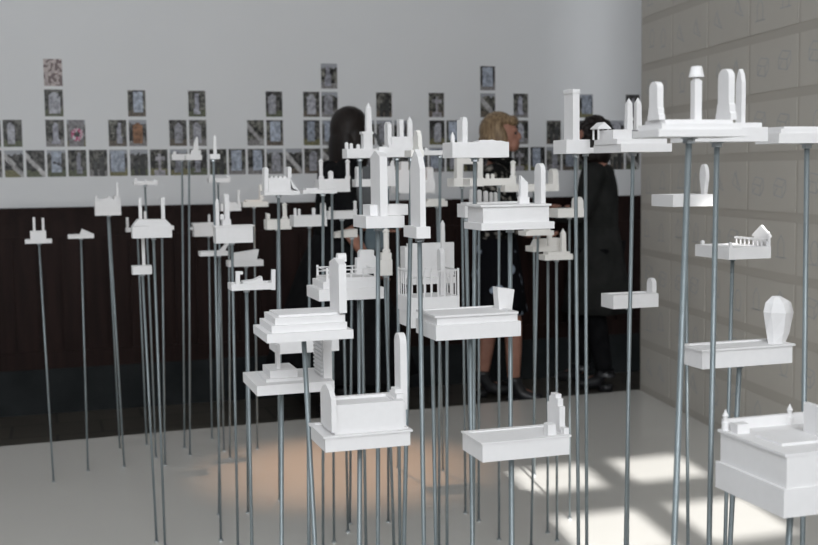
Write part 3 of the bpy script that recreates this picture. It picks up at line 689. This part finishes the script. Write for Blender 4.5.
def ellipsoid(c, r, n=20, m=14, fn=None):
    vs = []; fs = []
    for j in range(m+1):
        th = math.pi*j/m
        for i in range(n):
            a = 2*math.pi*i/n; d = Vector((math.sin(th)*math.cos(a), math.sin(th)*math.sin(a), math.cos(th)))
            k = fn(d) if fn else 1
            vs.append((c[0]+d.x*r[0]*k, c[1]+d.y*r[1]*k, c[2]+d.z*r[2]*k))
    for j in range(m):
        for i in range(n): fs.append((j*n+i, (j+1)*n+i, (j+1)*n+(i+1)%n, j*n+(i+1)%n))
    return vs, fs
def finish(b, name, m, root, remesh=None, disp=0):
    o = b.build(name, m, root, (0,0,0), smooth=True)
    if remesh:
        r = o.modifiers.new('r', 'REMESH'); r.mode = 'VOXEL'; r.voxel_size = remesh; r.use_smooth_shade = True
        s = o.modifiers.new('sm', 'SMOOTH'); s.factor = .5; s.iterations = 2
    if disp:
        t = bpy.data.textures.new('folds', 'CLOUDS'); t.noise_scale = .12
        d = o.modifiers.new('d', 'DISPLACE'); d.texture = t; d.strength = disp; d.mid_level = .5; d.texture_coords = 'LOCAL'
    return o
def hand(b, wrist, direction, side, curl=.5):
    """five separate fingers rooted in a palm"""
    w = Vector(wrist); d = Vector(direction).normalized(); s = Vector((1,0,0))*side
    s = (s-d*s.dot(d)).normalized(); n = d.cross(s)*side
    pm = w+d*.085
    nod = {'w':(*w,.024),'p':(*(w+d*.045),(.030,.018)),'q':(*pm,(.034,.016))}; v, f = skin_mesh(nod, [('w','p'),('p','q')], 1); b.add(v, f)
    for k, (o_, L) in enumerate(((-.028,.072),(-.010,.080),(.010,.075),(.027,.058))):
        a = w+d*.075+s*o_; c = a+(d+s*o_*3).normalized()*L*.45; e = c+(d-n*curl).normalized()*L*.32; g = e+(d*.6-n*curl*1.6).normalized()*L*.26
        v, f = skin_mesh({'a':(*a,.0095),'c':(*c,.009),'e':(*e,.0082),'g':(*g,.007)}, [('a','c'),('c','e'),('e','g')], 1); b.add(v, f)
    a = w+d*.03-s*.018; c = a+(d*.6-s*.8).normalized()*.04; e = c+(d-s*.25-n*.3).normalized()*.03
    v, f = skin_mesh({'a':(*a,.012),'c':(*c,.011),'e':(*e,.0085)}, [('a','c'),('c','e')], 1); b.add(v, f)
def person(loc, face, J, hgt, clothes, hair, label, barelegs=False):
    """local frame: +y is forward, x is the right side"""
    k = hgt/1.65; root = empty('person', loc); root.rotation_euler = (0,0,face); root.scale = (k,k,k)
    tag(root, label, 'person')
    hd = Vector(J['head'])
    N = {'pel':(0,0,.90,(.12,.09)),'waist':(0,.0,1.05,(.105,.078)),'chest':(*J['chest'],(.125,.09)),'neckb':(*J['neckb'],.055),'neck':(*J['neck'],.048)}
    E_ = [('pel','waist'),('waist','chest'),('chest','neckb'),('neckb','neck')]
    for s, t in ((1,'r'),(-1,'l')):
        sh = Vector(J['chest'])+Vector((s*.165, 0, .07))
        N['sh'+t] = (*sh,.047); N['el'+t] = (*J['el'+t],.040); N['wr'+t] = (*J['wr'+t],.026)
        N['hip'+t] = (s*.09,0,.84,.085); N['kn'+t] = (*J['kn'+t],.055); N['cf'+t] = (*(Vector(J['kn'+t])*.6+Vector(J['an'+t])*.4),.053); N['an'+t] = (*J['an'+t],.035)
        N['to'+t] = (J['an'+t][0]+s*.02, J['an'+t][1]+.14, .03, (.035,.02))
        E_ += [('chest','sh'+t),('sh'+t,'el'+t),('el'+t,'wr'+t),('pel','hip'+t),('hip'+t,'kn'+t),('kn'+t,'cf'+t),('cf'+t,'an'+t),('an'+t,'to'+t)]
    b = MB(); b.add(*skin_mesh(N, E_))
    b.add(*ellipsoid(hd, (.074,.092,.112), fn=lambda d: 1-.10*max(0,-d.z)*(1 if d.y < .3 else .3)))
    b.add(*ellipsoid(hd+Vector((0,.070,-.055)), (.045,.035,.045), 12, 8))                 # jaw
    b.add(*ellipsoid(hd+Vector((0,.098,-.012)), (.013,.020,.024), 10, 8))                 # nose
    b.add(*ellipsoid(hd+Vector((0,.088,-.055)), (.024,.012,.010), 10, 8))                 # lips
    b.add(*ellipsoid(hd+Vector((0,.080,.028)), (.05,.016,.012), 10, 8))                   # brow
    for s in (-1,1): b.add(*ellipsoid(hd+Vector((s*.075,0,-.005)), (.010,.02,.032), 10, 8))
    for s, t in ((1,'r'),(-1,'l')):
        w = Vector(J['wr'+t]); hand(b, w, (w-Vector(J['el'+t])).normalized(), s, .7)
    finish(b, 'body', SKIN, root, .0075)
    b = MB()
    for s in (-1,1): b = MB(); b.add(*ellipsoid(hd+Vector((s*.030,.083,.006)), (.011,.008,.008), 10, 8)); finish(b, 'eye', LEATH, root)
    # clothing
    for c in clothes:
        b = MB()
        if c[0] == 'top':
            g = c[3]; ch = Vector(J['chest'])
            b.add(*skin_mesh({'a':(0,0,c[4],(.150*g,.112*g)),'b':(0,0,1.05,(.125*g,.098*g)),'c':(*ch,(.145*g,.108*g)),'d':(J['neckb'][0],J['neckb'][1],J['neckb'][2]+.02,.056*g)}, [('a','b'),('b','c'),('c','d')]))
            for s, t in ((1,'r'),(-1,'l')):
                el = Vector(J['el'+t]); wr = Vector(J['wr'+t]); sh = ch+Vector((s*.165,0,.07)); en = el+(wr-el)*c[5]
                b.add(*skin_mesh({'c':(*(ch+Vector((s*.04,0,.06))),.078*g),'s':(*sh,.064*g),'e':(*el,.052*g),'w':(*en,.040*g)}, [('c','s'),('s','e'),('e','w')]))
            finish(b, c[1], c[2], root, .012)
        elif c[0] == 'skirt':
            prof = []; z0, z1 = c[3], c[4]; n = 28; vs = []; fs = []
            for j in range(9):
                t = j/8; z = z0+(z1-z0)*t; rx = .135+(c[5]-.135)*t**.8; ry = rx*.78
                for i in range(n):
                    a = 2*math.pi*i/n; q = 1+.05*t*math.sin(a*7+1)
                    vs.append((rx*q*math.cos(a), ry*q*math.sin(a), z))
            for j in range(8):
                for i in range(n): fs.append((j*n+i, j*n+(i+1)%n, (j+1)*n+(i+1)%n, (j+1)*n+i))
            b.add(vs, fs); o = finish(b, c[1], c[2], root); so_ = o.modifiers.new('t', 'SOLIDIFY'); so_.thickness = .006
        elif c[0] == 'trousers':
            M = {'p':(0,0,.92,(.15,.115))}; e = []
            for s, t in ((1,'r'),(-1,'l')):
                kn = Vector(J['kn'+t]); an = Vector(J['an'+t])
                M['h'+t] = (s*.09,0,.83,.10); M['k'+t] = (*kn,.068); M['m'+t] = (*((kn+an)/2),.066); M['a'+t] = (an.x,an.y,.10,.055); e += [('p','h'+t),('h'+t,'k'+t),('k'+t,'m'+t),('m'+t,'a'+t)]
            b.add(*skin_mesh(M, e)); finish(b, c[1], c[2], root, .012)
        elif c[0] == 'boots':
            for s, t in ((1,'r'),(-1,'l')):
                an = Vector(J['an'+t]); b = MB()
                b.add(*skin_mesh({'a':(an.x,an.y,.08,.050),'b':(an.x,an.y,c[3],.058),'c':(an.x+s*.01,an.y+.09,.045,(.048,.036)),'d':(an.x+s*.02,an.y+.17,.04,(.042,.028))}, [('a','b'),('a','c'),('c','d')]))
                b.box(an.x-.035, an.y-.045, 0.002, an.x+.035, an.y+.03, .04); finish(b, c[1], c[2], root)
        elif c[0] == 'scarf':
            nb2 = Vector(J['neckb']); n = 24; vs = []
            for i in range(n):
                a = 2*math.pi*i/n; cc = nb2+Vector((.085*math.cos(a), .075*math.sin(a), .03-.03*math.sin(a)))
                for j in range(8):
                    q = 2*math.pi*j/8; vs.append(cc+Vector((math.cos(a)*.03*math.cos(q), math.sin(a)*.03*math.cos(q), .035*math.sin(q))))
            b.add(vs, [(i*8+j, ((i+1)%n)*8+j, ((i+1)%n)*8+(j+1)%8, i*8+(j+1)%8) for i in range(n) for j in range(8)])
            finish(b, c[1], c[2], root, disp=.01)
    # hair
    kind, hm = hair; b = MB()
    if kind == 'long':
        b.add(*ellipsoid(hd+Vector((0,-.016,.016)), (.098,.108,.120), 28, 18, lambda d: .90 if (d.y > .62 and d.z < .35) else 1+.02*math.sin(d.x*30)))
        b.add(*ellipsoid(hd+Vector((0,-.055,-.10)), (.105,.075,.17), 24, 16)); b.add(*ellipsoid(hd+Vector((.075,-.0,-.09)), (.032,.065,.14), 16, 12)); b.add(*ellipsoid(hd+Vector((-.075,-.0,-.09)), (.032,.065,.14), 16, 12))
    elif kind == 'bob':
        b.add(*ellipsoid(hd+Vector((0,-.018,.022)), (.100,.110,.112), 30, 18, lambda d: (.74 if (d.y > .34 and d.z < .45) else 1)+.012*math.sin(d.x*40+d.y*22)))
        b.add(*ellipsoid(hd+Vector((0,-.050,-.045)), (.108,.082,.085), 24, 14)); 
        for s in (-1,1): b.add(*ellipsoid(hd+Vector((s*.082,-.010,-.03)), (.024,.055,.085), 14, 12))
        b.add(*ellipsoid(hd+Vector((.0,.065,.075)), (.075,.035,.035), 14, 10))
    else:
        for _ in range(70):
            a = random.uniform(0, 6.283); zz = random.uniform(-.9, 1); r = math.sqrt(1-zz*zz)
            d = Vector((r*math.cos(a), r*math.sin(a), zz))
            if d.y > .45 and d.z < .5: continue
            b.add(*ellipsoid(hd+Vector((d.x*.088, d.y*.095-.02, d.z*.105+.01)), (.032,.032,.032), 8, 6))
        b.add(*ellipsoid(hd+Vector((0,-.045,-.08)), (.10,.075,.10), 20, 14)); b.add(*ellipsoid(hd+Vector((.07,.0,-.06)), (.035,.07,.09), 12, 10)); b.add(*ellipsoid(hd+Vector((-.07,.0,-.06)), (.035,.07,.09), 12, 10))
        b.add(*ellipsoid(hd+Vector((0,-.02,.015)), (.09,.098,.112), 20, 14, lambda d: .86 if (d.y > .5 and d.z < .4) else 1))
    finish(b, 'hair', hm, root, .008 if kind != 'curly' else .007)
    return root
def stand(**kw):
    J = dict(chest=(0,0,1.25), neckb=(0,0,1.385), neck=(0,.01,1.44), head=(0,.02,1.54),
             elr=(.23,-.03,1.07), ell=(-.23,-.03,1.07), wrr=(.22,.12,.88), wrl=(-.22,.12,.88),
             knr=(.09,.02,.48), knl=(-.09,.0,.48), anr=(.10,-.02,.09), anl=(-.10,-.04,.09))
    J.update(kw); return J
def footxy(px, z): p = atz(px, 300, z); return Vector((p.x, p.y, 0))
# facing angles: rotation about z of local +y ; -90deg faces +x (right)
L1 = footxy(338, 6.15)
person((L1.x, L1.y, 0), R_(-82), stand(chest=(0,.03,1.25), neckb=(0,.05,1.385), neck=(0,.07,1.43), head=(0,.10,1.525),
        elr=(.26,-.06,1.03), wrr=(.25,.09,.84), ell=(-.22,.05,1.05), wrl=(-.10,.27,1.0)), 1.66,
       [('top','black_sweater',BLACKC,1.28,.86,.02),('skirt','long_black_skirt',BLACKC,1.0,.25,.50),('boots','boot',LEATH,.2)],
       ('long', HAIRD), 'person with long dark hair, dressed all in black, one forearm bare')
L2 = footxy(497, 6.5)
person((L2.x, L2.y, 0), R_(-116), stand(elr=(.25,.02,1.05), wrr=(.20,.22,1.0), ell=(-.24,.02,1.06), wrl=(-.18,.2,.95), anr=(.10,.10,.09), knr=(.10,.10,.48), anl=(-.10,-.10,.09), knl=(-.10,-.05,.48), head=(0,.03,1.545)), 1.62,
       [('top','patterned_jacket',FLOR,1.28,.88,.85),('skirt','black_floral_skirt',FLOR2,1.0,.52,.22),('scarf','scarf',FLOR,0),('boots','ankle_boot',LEATH,.17)],
       ('bob', HAIRB), 'person with a blonde bob in a dark patterned jacket and black skirt, facing right')
L3 = footxy(598, 6.85)
person((L3.x, L3.y, 0), R_(52), stand(elr=(.24,.04,1.06), wrr=(.18,.26,1.10), ell=(-.24,.04,1.06), wrl=(-.18,.26,1.08), anr=(.09,.12,.09), knr=(.09,.10,.48), anl=(-.09,-.06,.09), head=(0,.04,1.525)), 1.62,
       [('top','charcoal_coat',COATC,1.28,.82,.9),('skirt','coat_skirt',COATC,1.05,.48,.27),('trousers','black_trousers',BLACKC),('boots','shoe',LEATH,.09)],
       ('curly', HAIRD), 'person with dark curly hair in a long charcoal coat, facing left beside the partition')
# grey shoulder bag carried by the left person, grey jacket over arm
def bag(loc, rz, w, d, h, m, label, name='shoulder_bag', cat='bag', strap=.45):
    root = empty(name, loc); root.rotation_euler = (0,0,rz); tag(root, label, cat)
    v, f = ellipsoid((0,0,h/2), (w/2,d/2,h/2), 24, 16)
    def sq(p):
        x, y, z = p[0]/(w/2), p[1]/(d/2), (p[2]-h/2)/(h/2)
        k = (abs(x)**4+abs(y)**4+abs(z)**4)**.25 or 1; q = 1/k*max(.01, math.sqrt(x*x+y*y+z*z))
        return (p[0]*q*(1-.08*z), p[1]*q*(1-.3*z), h/2+(p[2]-h/2)*q)
    b = MB(); b.add([sq(p) for p in v], f); finish(b, 'pouch', m, root, disp=.012)
    b = MB(); n = 14
    pts = [Vector((w*.42*math.cos(math.pi*i/n), 0, h*.93+strap*math.sin(math.pi*i/n))) for i in range(n+1)]
    for i in range(n): b.tube(pts[i], pts[i+1], .009, n=6)
    finish(b, 'strap', m, root)
p1 = atz(372, 206, 5.75)
bag((p1.x, p1.y, p1.z), R_(-15), .15, .09, .20, GREYC, 'soft grey shoulder bag hanging at the side of the person in black', strap=.18)
p2 = atz(377, 251, 5.72)
bag((p2.x, p2.y, p2.z), R_(-15), .12, .07, .13, DENIM, 'small blue-grey cloth pouch held at the hip of the person in black', name='cloth_pouch', strap=.10)

# ------------------------------------------------------------------ view
sc.view_settings.view_transform = 'Standard'; sc.view_settings.look = 'None'
sc.view_settings.exposure = 0.0; sc.view_settings.gamma = 1; sc.view_settings.use_curve_mapping = False
sc.cycles.use_denoising = True
sc.cycles.max_bounces = 8; sc.cycles.diffuse_bounces = 5
sc.cycles.sample_clamp_indirect = 6
